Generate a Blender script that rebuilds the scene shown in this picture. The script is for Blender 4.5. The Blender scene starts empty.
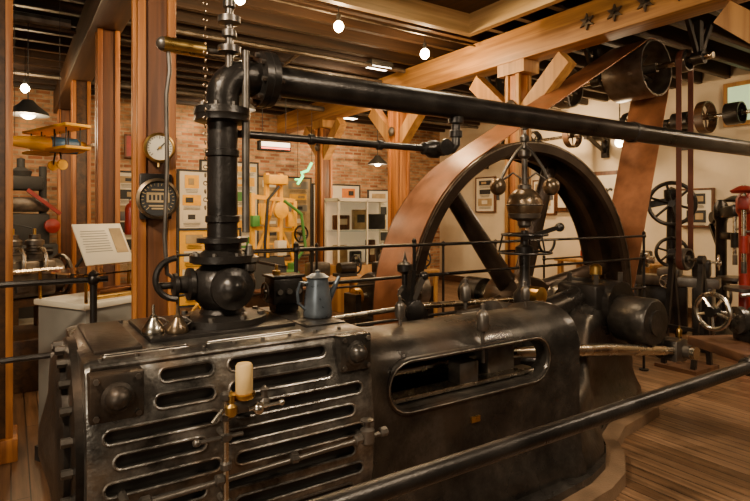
import bpy, bmesh, math, random
from mathutils import Vector, Matrix
random.seed(4)
V=Vector
pi=math.pi
# ------------------------------------------------------------------ materials
def _nt(name):
    m=bpy.data.materials.new(name); m.use_nodes=True
    nt=m.node_tree; b=nt.nodes['Principled BSDF']
    return m,nt,b
def N(nt,t,**k):
    n=nt.nodes.new(t)
    for a,v in k.items(): setattr(n,a,v)
    return n
def col4(c): return (c[0],c[1],c[2],1)
def mat(name,c,rough=.5,metal=0.0,var=.25,scale=6,bump=0,spec=.5):
    m,nt,b=_nt(name)
    tc=N(nt,'ShaderNodeTexCoord'); no=N(nt,'ShaderNodeTexNoise')
    no.inputs['Scale'].default_value=scale; no.inputs['Detail'].default_value=6
    nt.links.new(tc.outputs['Object'],no.inputs['Vector'])
    cr=N(nt,'ShaderNodeValToRGB')
    cr.color_ramp.elements[0].position=.3; cr.color_ramp.elements[1].position=.7
    cr.color_ramp.elements[0].color=col4([x*(1-var) for x in c]); cr.color_ramp.elements[1].color=col4([min(1,x*(1+var)) for x in c])
    nt.links.new(no.outputs['Fac'],cr.inputs['Fac']); nt.links.new(cr.outputs['Color'],b.inputs['Base Color'])
    mr=N(nt,'ShaderNodeMapRange'); mr.inputs['To Min'].default_value=max(.03,rough-.12); mr.inputs['To Max'].default_value=min(1,rough+.15)
    nt.links.new(no.outputs['Fac'],mr.inputs['Value']); nt.links.new(mr.outputs['Result'],b.inputs['Roughness'])
    b.inputs['Metallic'].default_value=metal
    b.inputs['Specular IOR Level'].default_value=spec
    if bump:
        n2=N(nt,'ShaderNodeTexNoise'); n2.inputs['Scale'].default_value=scale*14; n2.inputs['Detail'].default_value=3
        nt.links.new(tc.outputs['Object'],n2.inputs['Vector'])
        bp=N(nt,'ShaderNodeBump'); bp.inputs['Strength'].default_value=bump; bp.inputs['Distance'].default_value=.01
        nt.links.new(n2.outputs['Fac'],bp.inputs['Height']); nt.links.new(bp.outputs['Normal'],b.inputs['Normal'])
    return m
def worn(name,cd,cm,cr_,scale=4,rough=.38,metal=.8):
    """dark cast iron with worn grey patches and rust-brown stains"""
    m,nt,b=_nt(name)
    tc=N(nt,'ShaderNodeTexCoord'); no=N(nt,'ShaderNodeTexNoise')
    no.inputs['Scale'].default_value=scale; no.inputs['Detail'].default_value=10; no.inputs['Roughness'].default_value=.70
    nt.links.new(tc.outputs['Object'],no.inputs['Vector'])
    cr=N(nt,'ShaderNodeValToRGB'); r=cr.color_ramp
    r.elements[0].position=.36; r.elements[0].color=col4(cd); r.elements[1].position=.70; r.elements[1].color=col4(cm)
    x=r.elements.new(.52); x.color=col4([(a*.68+c*.32) for a,c in zip(cd,cm)])
    nt.links.new(no.outputs['Fac'],cr.inputs['Fac'])
    n3=N(nt,'ShaderNodeTexNoise'); n3.inputs['Scale'].default_value=scale*.7; n3.inputs['Detail'].default_value=7
    mp=N(nt,'ShaderNodeMapping'); mp.inputs['Location'].default_value=(7,3,1); nt.links.new(tc.outputs['Object'],mp.inputs[0]); nt.links.new(mp.outputs[0],n3.inputs['Vector'])
    r3=N(nt,'ShaderNodeMapRange'); r3.inputs['From Min'].default_value=.54; r3.inputs['From Max'].default_value=.74; nt.links.new(n3.outputs['Fac'],r3.inputs['Value'])
    mx=N(nt,'ShaderNodeMixRGB'); nt.links.new(r3.outputs['Result'],mx.inputs['Fac']); nt.links.new(cr.outputs['Color'],mx.inputs['Color1']); mx.inputs['Color2'].default_value=col4(cr_)
    nt.links.new(mx.outputs['Color'],b.inputs['Base Color'])
    mr=N(nt,'ShaderNodeMapRange'); mr.inputs['From Min'].default_value=.3; mr.inputs['From Max'].default_value=.7; mr.inputs['To Min'].default_value=rough-.12; mr.inputs['To Max'].default_value=rough+.16
    nt.links.new(n3.outputs['Fac'],mr.inputs['Value']); nt.links.new(mr.outputs['Result'],b.inputs['Roughness'])
    b.inputs['Metallic'].default_value=metal
    n2=N(nt,'ShaderNodeTexNoise'); n2.inputs['Scale'].default_value=scale*12; n2.inputs['Detail'].default_value=4
    nt.links.new(tc.outputs['Object'],n2.inputs['Vector'])
    bp=N(nt,'ShaderNodeBump'); bp.inputs['Strength'].default_value=.25; bp.inputs['Distance'].default_value=.008
    nt.links.new(n2.outputs['Fac'],bp.inputs['Height']); nt.links.new(bp.outputs['Normal'],b.inputs['Normal'])
    return m
def wood(name,c1,c2,axis=2,rough=.5,sc=18):
    m,nt,b=_nt(name)
    tc=N(nt,'ShaderNodeTexCoord'); mp=N(nt,'ShaderNodeMapping')
    s=[sc,sc,sc]; s[axis]=sc*.05; mp.inputs['Scale'].default_value=s
    no=N(nt,'ShaderNodeTexNoise'); no.inputs['Scale'].default_value=1; no.inputs['Detail'].default_value=8; no.inputs['Distortion'].default_value=.6
    nt.links.new(tc.outputs['Object'],mp.inputs['Vector']); nt.links.new(mp.outputs['Vector'],no.inputs['Vector'])
    cr=N(nt,'ShaderNodeValToRGB'); cr.color_ramp.elements[0].position=.3; cr.color_ramp.elements[1].position=.68
    cr.color_ramp.elements[0].color=col4(c1); cr.color_ramp.elements[1].color=col4(c2)
    nt.links.new(no.outputs['Fac'],cr.inputs['Fac']); nt.links.new(cr.outputs['Color'],b.inputs['Base Color'])
    b.inputs['Roughness'].default_value=rough
    bp=N(nt,'ShaderNodeBump'); bp.inputs['Strength'].default_value=.15; bp.inputs['Distance'].default_value=.01
    nt.links.new(no.outputs['Fac'],bp.inputs['Height']); nt.links.new(bp.outputs['Normal'],b.inputs['Normal'])
    return m
def bricky(name,sw,c1,c2,mort,bw,bh,ms,rough=.7,grain=None,off=.5,bump=.4,lo=.45,hi=1.5):
    """sw: which object coords feed brick x,y"""
    m,nt,b=_nt(name)
    tc=N(nt,'ShaderNodeTexCoord'); sx=N(nt,'ShaderNodeSeparateXYZ'); cb=N(nt,'ShaderNodeCombineXYZ')
    nt.links.new(tc.outputs['Object'],sx.inputs[0])
    nt.links.new(sx.outputs[sw[0]],cb.inputs[0]); nt.links.new(sx.outputs[sw[1]],cb.inputs[1])
    br=N(nt,'ShaderNodeTexBrick'); br.offset=off
    nt.links.new(cb.outputs[0],br.inputs['Vector'])
    br.inputs['Scale'].default_value=1; br.inputs['Brick Width'].default_value=bw; br.inputs['Row Height'].default_value=bh
    br.inputs['Mortar Size'].default_value=ms; br.inputs['Color1'].default_value=col4(c1); br.inputs['Color2'].default_value=col4(c2); br.inputs['Mortar'].default_value=col4(mort)
    mp=N(nt,'ShaderNodeMapping'); mp.inputs['Scale'].default_value=grain or (3,3,1)
    nt.links.new(cb.outputs[0],mp.inputs['Vector'])
    no=N(nt,'ShaderNodeTexNoise'); no.inputs['Scale'].default_value=1; no.inputs['Detail'].default_value=8; no.inputs['Roughness'].default_value=.65
    nt.links.new(mp.outputs[0],no.inputs['Vector'])
    mr=N(nt,'ShaderNodeMapRange'); mr.inputs['From Min'].default_value=.25; mr.inputs['From Max'].default_value=.75; mr.inputs['To Min'].default_value=lo; mr.inputs['To Max'].default_value=hi
    nt.links.new(no.outputs['Fac'],mr.inputs['Value'])
    mx=N(nt,'ShaderNodeMixRGB',blend_type='MULTIPLY'); mx.inputs['Fac'].default_value=1
    nt.links.new(br.outputs['Color'],mx.inputs['Color1']); nt.links.new(mr.outputs['Result'],mx.inputs['Color2'])
    nt.links.new(mx.outputs['Color'],b.inputs['Base Color'])
    b.inputs['Roughness'].default_value=rough
    bp=N(nt,'ShaderNodeBump',invert=True); bp.inputs['Strength'].default_value=bump; bp.inputs['Distance'].default_value=.01
    nt.links.new(br.outputs['Fac'],bp.inputs['Height']); nt.links.new(bp.outputs['Normal'],b.inputs['Normal'])
    return m
def emis(name,c,s):
    m,nt,b=_nt(name); b.inputs['Base Color'].default_value=col4(c)
    b.inputs['Emission Color'].default_value=col4(c); b.inputs['Emission Strength'].default_value=s
    return m
IRON=mat('black_iron',(.036,.031,.027),.31,.65,.5,6,.15)
DARK=mat('dark_cast_iron',(.030,.026,.022),.45,.5,.4,8)
VOID=mat('dark_inside',(.012,.010,.008),.6,.2,.3,8)  # near-black colour for the faces cut inside the bed
LAG=worn('worn_engine_iron',(.042,.037,.032),(.42,.385,.335),(.15,.10,.06),6,.34,.85)
BED=worn('bed_engine_iron',(.026,.022,.019),(.13,.112,.092),(.07,.045,.028),3.5,.33,.7)
EDGE=mat('worn_steel_edge',(.32,.28,.23),.34,1,.4,20)
STEEL=mat('polished_steel',(.58,.51,.40),.25,1,.2,9)
GUN=mat('gunmetal',(.15,.128,.105),.35,.8,.4,9)
BRONZE=mat('aged_bronze',(.21,.145,.085),.30,.85,.35,14)
BRASS=mat('brass',(.60,.37,.10),.3,1,.2,12)
COPPER=mat('copper_pipe',(.40,.18,.08),.35,1,.2,12)
CREAM=mat('cream_candle',(.66,.44,.17),.5,0,.1,9)
PEWTER=mat('pewter_enamel',(.12,.14,.16),.3,.6,.3,18)
LEATHER=mat('belt_leather',(.27,.105,.043),.36,.25,.35,5,.1)
BELTRED=mat('small_belt_leather',(.10,.028,.015),.55,0,.3,5)
WHEELBR=mat('wheel_iron',(.052,.033,.022),.33,.6,.45,4,.1)
WHITE=mat('white_board',(.72,.63,.46),.5,0,.08,3)
GREY=mat('grey_paint',(.22,.205,.17),.5,0,.15,5)
RED=mat('red_paint',(.26,.018,.010),.4,0,.3,8)
YEL=mat('yellow_paint',(.92,.44,.008),.4,0,.15,8)
BLUE=mat('blue_paint',(.04,.14,.30),.4,0,.15,8)
GREEN=mat('green_paint',(.08,.25,.05),.4,0,.2,8)
ORANGE=mat('orange_paint',(.65,.19,.02),.45,0,.2,8)
INK=mat('ink',(.025,.024,.022),.6,0,.1,8)
TAN=mat('tan_print',(.40,.27,.12),.6,0,.3,7)
PLASTER=mat('plaster',(.66,.53,.35),.8,0,.14,1.3,.1)
CONC=mat('concrete_plinth',(.19,.115,.062),.5,0,.3,6,.3)
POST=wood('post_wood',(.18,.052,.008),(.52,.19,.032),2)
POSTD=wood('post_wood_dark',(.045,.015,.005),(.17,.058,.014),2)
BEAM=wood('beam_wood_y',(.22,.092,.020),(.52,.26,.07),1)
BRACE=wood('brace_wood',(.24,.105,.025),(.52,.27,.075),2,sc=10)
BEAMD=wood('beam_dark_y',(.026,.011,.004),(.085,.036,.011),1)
HATCHX=wood('hatch_wood_x',(.50,.30,.11),(.80,.56,.25),0)  # both hatch woods: pale, with extra brightness of lighting put into the colour
HATCHY=wood('hatch_wood_y',(.50,.30,.11),(.80,.56,.25),1)
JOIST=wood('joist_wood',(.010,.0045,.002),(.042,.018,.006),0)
TABLE=wood('bench_wood',(.05,.02,.009),(.14,.06,.025),1)
FLOOR=bricky('floor_boards',(1,0),(.115,.057,.026),(.235,.130,.066),(.012,.006,.004),2.6,.10,.004,.33,(1.6,26,1),lo=.35,hi=1.7)
BRICK=bricky('old_brick',(0,2),(.23,.072,.024),(.50,.26,.11),(.33,.23,.13),.23,.075,.013,.85,(2.6,5,1),lo=.2,hi=1.7)
BRICKY=bricky('old_brick_side',(1,2),(.23,.072,.024),(.50,.26,.11),(.33,.23,.13),.23,.075,.013,.85,(2.6,5,1),lo=.2,hi=1.7)
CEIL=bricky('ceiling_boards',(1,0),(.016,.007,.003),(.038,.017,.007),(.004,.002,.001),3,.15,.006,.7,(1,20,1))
BULB=emis('bulb_glow',(1,.76,.42),90)
BULBW=emis('lamp_glow',(1,.85,.62),16)
NEONG=emis('neon_green',(.15,1,.25),4)
NEONR=emis('neon_red',(1,.15,.08),5)
NEONW=emis('sign_glow',(1,.75,.5),4)
SKYW=emis('window_daylight',(.55,.75,.40),.8)
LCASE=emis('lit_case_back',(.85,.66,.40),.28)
def glass():
    m,nt,b=_nt('display_glass'); b.inputs['Base Color'].default_value=(.9,.95,.93,1); b.inputs['Roughness'].default_value=.03
    b.inputs['Transmission Weight'].default_value=1; b.inputs['IOR'].default_value=1.05
    return m
GLASS=glass()
# ------------------------------------------------------------------ builder
def basis(ax):
    ax=V(ax).normalized(); t=V((0,0,1)) if abs(ax.z)<.9 else V((1,0,0))
    a=ax.cross(t).normalized(); b=ax.cross(a).normalized()
    return a,b,ax
class B:
    def __init__(s,name,slots=()):
        s.name=name; s.bm=bmesh.new(); s.mats=list(slots); s.M=Matrix.Identity(4)
    def at(s,loc=(0,0,0),rz=0,sc=1):
        s.M=Matrix.Translation(loc)@Matrix.Rotation(rz,4,'Z')@Matrix.Scale(sc,4); return s
    def mi(s,m):
        if m not in s.mats: s.mats.append(m)
        return s.mats.index(m)
    def add(s,vs,fs,m):
        i=s.mi(m); bv=[s.bm.verts.new(s.M@V(v)) for v in vs]
        for f in fs:
            try: F=s.bm.faces.new([bv[k] for k in f]); F.material_index=i; F.smooth=True
            except ValueError: pass
    def box(s,c,d,m,rz=0,bev=0,R=None):
        hx,hy,hz=[x/2 for x in d]
        RM=R if R is not None else Matrix.Rotation(rz,3,'Z')
        c=V(c)
        if bev>0:
            t=bmesh.new(); bmesh.ops.create_cube(t,size=1); bmesh.ops.scale(t,vec=d,verts=t.verts)
            bmesh.ops.bevel(t,geom=t.edges[:],offset=bev,segments=2,profile=.5,affect='EDGES')
            t.verts.index_update()
            vs=[c+RM@v.co for v in t.verts]; fs=[[v.index for v in f.verts] for f in t.faces]; t.free()
        else:
            vs=[c+RM@V((x,y,z)) for x in(-hx,hx) for y in(-hy,hy) for z in(-hz,hz)]
            fs=[(0,1,3,2),(4,6,7,5),(0,4,5,1),(2,3,7,6),(0,2,6,4),(1,5,7,3)]
        s.add(vs,fs,m)
    def bb(s,x0,x1,y0,y1,z0,z1,m,bev=0):
        s.box(((x0+x1)/2,(y0+y1)/2,(z0+z1)/2),(abs(x1-x0),abs(y1-y0),abs(z1-z0)),m,bev=bev)
    def bar(s,p0,p1,w,h,m,bev=0):
        p0=V(p0);p1=V(p1); d=p1-p0; L=d.length; x=d.normalized()
        up=V((0,0,1)) if abs(x.z)<.95 else V((0,1,0))
        y=up.cross(x).normalized(); z=x.cross(y)
        R=Matrix((x,y,z)).transposed()
        s.box((p0+p1)/2,(L,w,h),m,R=R,bev=bev)
    def cyl(s,p0,p1,r,m,r2=None,n=16):
        p0=V(p0);p1=V(p1); r2=r if r2 is None else r2
        a,b,ax=basis(p1-p0); vs=[];fs=[]
        for p,q in((p0,r),(p1,r2)):
            for i in range(n):
                t=2*pi*i/n; vs.append(p+(a*math.cos(t)+b*math.sin(t))*q)
        for i in range(n): fs.append((i,(i+1)%n,n+(i+1)%n,n+i))
        fs.append(tuple(range(n))[::-1]); fs.append(tuple(range(n,2*n)))
        s.add(vs,fs,m)
    def ecyl(s,p0,p1,side,a0,b0,a1,b1,m,n=12):
        p0=V(p0);p1=V(p1);ax=(p1-p0).normalized();side=V(side);o=ax.cross(side).normalized();vs=[];fs=[]
        for p,A,Bq in((p0,a0,b0),(p1,a1,b1)):
            for i in range(n):
                t=2*pi*i/n; vs.append(p+side*math.cos(t)*A+o*math.sin(t)*Bq)
        for i in range(n): fs.append((i,(i+1)%n,n+(i+1)%n,n+i))
        fs.append(tuple(range(n))[::-1]); fs.append(tuple(range(n,2*n)))
        s.add(vs,fs,m)
    def lathe(s,o,ax,prof,m,n=24,closed=False):
        o=V(o);a,b,ax=basis(ax);vs=[];fs=[];k=len(prof)
        for r,h in prof:
            for i in range(n):
                t=2*pi*i/n; vs.append(o+ax*h+(a*math.cos(t)+b*math.sin(t))*r)
        for j in range(k if closed else k-1):
            jj=(j+1)%k
            for i in range(n): fs.append((j*n+i,j*n+(i+1)%n,jj*n+(i+1)%n,jj*n+i))
        if not closed:
            if prof[0][0]>1e-4: fs.append(tuple(range(n))[::-1])
            if prof[-1][0]>1e-4: fs.append(tuple(range((k-1)*n,k*n)))
        s.add(vs,fs,m)
    def sph(s,c,r,m,sc=(1,1,1),n=14,half=False):
        K=n//2+1
        vs=[];fs=[];c=V(c)
        for j in range(K+1):
            p=-pi/2+pi*j/K
            if half: p=pi/2*j/K
            for i in range(n):
                t=2*pi*i/n
                vs.append(c+V((math.cos(p)*math.cos(t)*r*sc[0],math.cos(p)*math.sin(t)*r*sc[1],math.sin(p)*r*sc[2])))
        for j in range(K):
            for i in range(n): fs.append((j*n+i,j*n+(i+1)%n,(j+1)*n+(i+1)%n,(j+1)*n+i))
        s.add(vs,fs,m)
    def tube(s,pts,r,m,n=8,closed=False):
        P=[V(p) for p in pts];k=len(P);vs=[];fs=[];a=None
        for j in range(k):
            if closed: d=P[(j+1)%k]-P[j-1]
            else: d=P[min(j+1,k-1)]-P[max(j-1,0)]
            d.normalize()
            if a is None: a,b,_=basis(d)
            else:
                a=(a-d*a.dot(d)).normalized(); b=d.cross(a)
            for i in range(n):
                t=2*pi*i/n; vs.append(P[j]+(a*math.cos(t)+b*math.sin(t))*r)
        for j in range(k if closed else k-1):
            jj=(j+1)%k
            for i in range(n): fs.append((j*n+i,j*n+(i+1)%n,jj*n+(i+1)%n,jj*n+i))
        if not closed:
            fs.append(tuple(range(n))[::-1]);fs.append(tuple(range((k-1)*n,k*n)))
        s.add(vs,fs,m)
    def torus(s,c,ax,R,r,m,n=28,k=8,arc=2*pi,a0=0):
        a,b,_=basis(ax);c=V(c)
        full=abs(arc-2*pi)<1e-3
        pts=[c+(a*math.cos(a0+arc*i/n)+b*math.sin(a0+arc*i/n))*R for i in range(n if full else n+1)]
        s.tube(pts,r,m,k,closed=full)
    def prism(s,poly,o,ex,ey,ez,m):
        o=V(o);ex=V(ex);ey=V(ey);ez=V(ez);n=len(poly)
        vs=[o+ex*p[0]+ey*p[1] for p in poly]+[o+ex*p[0]+ey*p[1]+ez for p in poly]
        fs=[tuple(range(n))[::-1],tuple(range(n,2*n))]+[(i,(i+1)%n,n+(i+1)%n,n+i) for i in range(n)]
        s.add(vs,fs,m)
    def loft(s,secs,m):
        n=len(secs[0]);vs=[V(p) for q in secs for p in q];fs=[]
        for j in range(len(secs)-1):
            for i in range(n): fs.append((j*n+i,j*n+(i+1)%n,(j+1)*n+(i+1)%n,(j+1)*n+i))
        fs.append(tuple(range(n))[::-1]);fs.append(tuple(range((len(secs)-1)*n,len(secs)*n)))
        s.add(vs,fs,m)
    def bolt(s,p,ax,r=.012,h=.012,m=None):
        p=V(p);s.cyl(p,p+V(ax).normalized()*h,r,m or GUN,n=6)
    def wheel(s,c,ax,R,r,m,spokes=5,hub=.03,hm=None):
        c=V(c);a,b,x=basis(ax);s.torus(c,ax,R,r,m)
        s.cyl(c-x*hub,c+x*hub,hub,hm or m,n=12)
        for i in range(spokes):
            t=2*pi*i/spokes+.3; s.cyl(c,c+(a*math.cos(t)+b*math.sin(t))*R,r*.7,m,n=6)
    def pulley(s,c,ax,R,w,m,spokes=5,th=.02):
        c=V(c);a,b,x=basis(ax)
        s.lathe(c-x*w/2,x,[(R,0),(R*1.02,w/2),(R,w),(R-th,w),(R-th,0)],m,28,closed=True)
        s.cyl(c-x*w*.5,c+x*w*.5,max(.04,R*.16),m,n=14)
        for i in range(spokes):
            t=2*pi*i/spokes+.2; s.cyl(c,c+(a*math.cos(t)+b*math.sin(t))*(R-th*.5),max(.012,R*.06),m,n=6)
    def mesh(s):
        bmesh.ops.remove_doubles(s.bm,verts=s.bm.verts,dist=1e-5)
        bmesh.ops.recalc_face_normals(s.bm,faces=s.bm.faces)
        me=bpy.data.meshes.new(s.name); s.bm.to_mesh(me); s.bm.free()
        for m in s.mats: me.materials.append(m)
        return me
    def done(s,ang=38):
        me=s.mesh(); me.set_sharp_from_angle(angle=math.radians(ang))
        o=bpy.data.objects.new(s.name,me); bpy.context.collection.objects.link(o); return o
def stadium(u0,u1,z0,z1,n=7):
    r=(z1-z0)/2;zc=(z0+z1)/2;p=[]
    for i in range(n+1):
        t=-pi/2+pi*i/n; p.append((u1-r+r*math.cos(t),zc+r*math.sin(t)))
    for i in range(n+1):
        t=pi/2+pi*i/n; p.append((u0+r+r*math.cos(t),zc+r*math.sin(t)))
    return p
def boolean(base,cut):
    bo=base.done(); co=cut.done()
    md=bo.modifiers.new('b','BOOLEAN'); md.operation='DIFFERENCE'; md.solver='EXACT'; md.use_self=True; md.object=co
    dg=bpy.context.evaluated_depsgraph_get(); dg.update()
    me=bpy.data.meshes.new_from_object(bo.evaluated_get(dg))
    bpy.data.objects.remove(bo); bpy.data.objects.remove(co)
    return me
def light(name,kind,loc,energy,color=(1,.72,.42),size=.1,parent=None,sx=None,target=None):
    l=bpy.data.lights.new(name,kind); l.energy=energy; l.color=color
    if kind=='AREA':
        l.shape='RECTANGLE'; l.size=size; l.size_y=sx or size
    else: l.shadow_soft_size=size
    o=bpy.data.objects.new(name,l); bpy.context.collection.objects.link(o); o.location=loc
    if target is not None: o.rotation_euler=(V(target)-V(loc)).to_track_quat('-Z','Y').to_euler()
    if parent: o.parent=parent
    return o
# ------------------------------------------------------------------ room
UMIN,UMAX,VMIN,VMAX,ZC=-4.5,9.3,-2.5,11.0,4.08
b=B('floor')
pu0,pu1,pv0,pv1=2.8,5.62,3.42,4.12
for a in ((UMIN,UMAX,VMIN,pv0),(UMIN,UMAX,pv1,VMAX),(UMIN,pu0,pv0,pv1),(pu1,UMAX,pv0,pv1)):
    b.bb(a[0],a[1],a[2],a[3],-.12,0,FLOOR)
b.bb(pu0,pu1,pv0,pv1,-.9,-.8,CONC)
b.bb(pu0-.08,pu0,pv0,pv1,-.9,-.12,CONC); b.bb(pu1,pu1+.08,pv0,pv1,-.9,-.12,CONC)
b.bb(pu0,pu1,pv0-.08,pv0,-.9,-.12,CONC); b.bb(pu0,pu1,pv1,pv1+.08,-.9,-.12,CONC)
b.done()
b=B('wall_back'); b.bb(UMIN,UMAX+.2,VMAX,VMAX+.2,0,ZC+.1,BRICK); b.done()
b=B('wall_right'); b.bb(UMAX,UMAX+.2,VMIN,VMAX,0,ZC+.1,PLASTER); b.done()
b=B('wall_left'); b.bb(UMIN-.2,UMIN,2,VMAX,0,ZC+.1,BRICKY); b.done()
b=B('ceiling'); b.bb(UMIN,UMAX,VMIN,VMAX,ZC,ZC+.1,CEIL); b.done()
b=B('baseboard_right'); b.bb(UMAX-.03,UMAX,VMIN,VMAX,0,.16,BEAMD); b.done()
b=B('window_1')
b.bb(UMAX-.05,UMAX-.01,3.2,4.15,3.05,3.72,BRACE); b.bb(UMAX-.06,UMAX-.045,3.27,3.65,3.12,3.65,SKYW); b.bb(UMAX-.06,UMAX-.045,3.72,4.08,3.12,3.65,SKYW); b.done()
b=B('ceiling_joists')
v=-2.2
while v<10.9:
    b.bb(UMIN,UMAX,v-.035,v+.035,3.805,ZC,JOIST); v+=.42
b.done()
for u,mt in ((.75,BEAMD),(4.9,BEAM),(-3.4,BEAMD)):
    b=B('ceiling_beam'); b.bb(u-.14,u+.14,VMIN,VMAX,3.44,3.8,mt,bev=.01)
    if u>4:
        for sv in (2.48,2.78,3.08,3.38):
            poly=[]
            for i in range(12):
                r=.085 if i%2==0 else .035; t=2*pi*i/12+pi/2; poly.append((r*math.cos(t),r*math.sin(t)))
            b.prism(poly,(u-.14,sv,3.60),(0,1,0),(0,0,1),(-.025,0,0),GUN)
            b.bolt((u-.165,sv,3.60),(-1,0,0),.018,.02)
    b.done()
def post(u,v,w,top,m=POST,m2=POSTD,braces=0,bm=BRACE,name='timber_post'):
    b=B(name)
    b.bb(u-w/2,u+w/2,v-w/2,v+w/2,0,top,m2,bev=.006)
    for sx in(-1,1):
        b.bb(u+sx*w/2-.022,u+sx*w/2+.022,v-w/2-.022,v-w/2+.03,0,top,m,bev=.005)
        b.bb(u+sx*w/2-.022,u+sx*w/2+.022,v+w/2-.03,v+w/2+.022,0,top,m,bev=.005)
    b.bb(u-w/2-.05,u+w/2+.05,v-w/2-.05,v+w/2+.05,0,.16,m,bev=.01)
    if braces:
        for sy in(-1,1):
            b.bar((u,v+sy*.05,top-.66),(u,v+sy*.68,top-.09),.14,.19,bm)
        b.bb(u-.13,u+.13,v-.2,v+.2,top-.14,top,bm)
        b.lathe((u-w/2-.03,v,top-.50),(-1,0,0),[(.07,0),(.07,.02),(.03,.05),(0,.06)],GUN,10)
    b.done()
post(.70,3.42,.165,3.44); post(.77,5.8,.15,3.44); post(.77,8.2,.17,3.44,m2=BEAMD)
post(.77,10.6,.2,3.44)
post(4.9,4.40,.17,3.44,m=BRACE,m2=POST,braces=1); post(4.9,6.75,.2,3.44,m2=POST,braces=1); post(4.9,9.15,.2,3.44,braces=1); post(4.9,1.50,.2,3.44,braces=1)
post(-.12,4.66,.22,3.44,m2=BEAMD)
b=B('ceiling_hatch_frame')
b.bb(2.2,4.02,4.2,4.27,3.56,3.80,HATCHX); b.bb(2.2,4.02,2.5,2.57,3.56,3.80,HATCHX)
b.bb(3.95,4.02,2.57,4.2,3.56,3.80,HATCHY); b.bb(2.2,2.27,2.57,4.2,3.56,3.80,HATCHY)
b.bb(2.27,3.95,2.57,4.2,3.77,3.80,BEAMD)
b.box((3.1,3.2,3.755),(.5,.14,.02),BULBW)  # glowing panel added to go with the hatch lamp
hf=b.done()
light('added_hatch_light','AREA',(3.1,3.2,3.70),22,(1,.78,.50),.5,parent=hf,sx=.14,target=(3.1,3.21,0))  # lamp added to brighten the hatch boards
b=B('ceiling_conduit')
b.tube([(-2,7.0,3.74),(9,7.0,3.74)],.02,GUN); b.tube([(-2,9.3,3.7),(9,9.3,3.7)],.035,GUN)
b.tube([(1.0,4.9,3.74),(4.7,4.9,3.74)],.012,GUN); b.tube([(-4,6.3,3.6),(.5,6.3,3.6)],.05,GUN); b.tube([(-4,5.2,3.7),(.5,5.2,3.7)],.03,COPPER)
b.tube([(1.0,8.6,3.55),(4.6,8.6,3.55)],.045,GUN); b.tube([(5.2,8.0,3.6),(9.1,8.0,3.6)],.04,GUN); b.tube([(1.0,6.2,3.7),(4.6,6.2,3.7)],.03,GUN); b.tube([(3.0,6.2,3.7),(3.0,8.6,3.55)],.02,GUN)
b.done()
# ------------------------------------------------------------------ ENGINE
VC,ZA=2.4,.85
slots=[LAG,DARK]
base=B('core',slots)
def cylsec(u,k=0):
    pr=[(2.06,.30),(1.98,.45),(1.94,.62),(1.93,.82),(1.95,1.0),(1.97,1.08),(1.985,1.14),(1.995,1.175),(2.015,1.20),(2.05,1.21),
        (2.74,1.21),(2.77,1.2),(2.78,1.17),(2.80,1.05),(2.82,.85),(2.81,.62),(2.78,.4),(2.72,.30)]
    return [(u,VC+(p[0]-VC)*(1-k),ZA+(p[1]-ZA)*(1-k)) for p in pr]
base.loft([cylsec(.20,.02),cylsec(.222),cylsec(1.258),cylsec(1.28,.02)],LAG)
cut=B('cut',slots)
slotlist=[]
for k in range(8):
    z=1.142-.082*k
    if k==0: rows=[(.43,.61),(.67,1.07)]
    elif k==1: rows=[(.41,.61),(.67,1.09)]
    elif k%2==0: rows=[(.25,.62),(.68,1.22)]
    else: rows=[(.28,.57),(.63,1.18)]
    for r in rows: slotlist.append((r[0],r[1],z))
def facev(z):
    zs=[(.30,2.06),(.45,1.98),(.62,1.94),(.82,1.93),(1.0,1.95),(1.08,1.97),(1.14,1.985),(1.175,1.995)]
    for (a,va),(c,vc) in zip(zs,zs[1:]):
        if a<=z<=c: return va+(vc-va)*(z-a)/(c-a)
    return 2.0
for u0,u1,z in slotlist:
    cut.prism(stadium(u0,u1,z-.019,z+.019),(0,1.85,0),(1,0,0),(0,0,1),(0,facev(z)-1.85+.020,0),DARK)
tops=[(.26,.55),(.62,1.02)]
for u0,u1 in tops:
    cut.prism(stadium(u0,u1,2.081,2.109),(0,0,1.190),(1,0,0),(0,1,0),(0,0,.1),DARK)
me=boolean(base,cut)
e=B('steam_engine',slots); e.bm.from_mesh(me)
for u0,u1,z in slotlist:
    e.tube([(p[0],facev(p[1])+.001,p[1]) for p in stadium(u0-.005,u1+.005,z-.024,z+.024)],.0055,LAG,6,closed=True)
for u0,u1 in tops:
    e.tube([(p[0],p[1],1.210) for p in stadium(u0-.003,u1+.003,2.078,2.112)],.003,EDGE,6,closed=True)
e.tube([(.215,2.008,1.196),(1.265,2.008,1.196)],.010,LAG,8)
e.bb(.24,.40,2.14,2.70,1.205,1.222,BED,bev=.005); e.bb(1.06,1.26,2.14,2.70,1.205,1.218,BED,bev=.005)
for (a,c,z0,z1) in ((.205,.37,1.03,1.185),(1.12,1.27,1.05,1.20),(.205,.37,.42,.56)):
    vv=min(facev(z0),facev(z1))-.004
    e.bb(a,c,vv-.012,2.05,z0,z1,BED,bev=.008)
    cx=(a+c)/2;cz=(z0+z1)/2
    e.lathe((cx,vv-.012,cz),(0,-1,0),[(.05,0),(.05,.008),(.04,.012),(.036,.03),(.022,.048),(0,.054)],BED,20)
    for sx in(-1,1):
        for sz in(-1,1): e.bolt((cx+sx*(c-a)*.38,vv-.01,cz+sz*(z1-z0)*.38),(0,-1,0),.010,.012)
e.lathe((.205,VC,ZA),(-1,0,0),[(.375,0),(.375,.03),(.35,.04),(.32,.042),(.32,.06),(.30,.075),(.2,.08),(.12,.10),(.05,.12),(0,.12)],BED,48)
for i in range(22):
    t=2*pi*i/22; e.cyl((.18,VC+.347*math.cos(t),ZA+.347*math.sin(t)),(.135,VC+.347*math.cos(t),ZA+.347*math.sin(t)),.016,GUN,n=6)
for i in range(9): e.bolt((.25+.115*i,2.045,1.208),(0,0,1),.008,.009)
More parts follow.
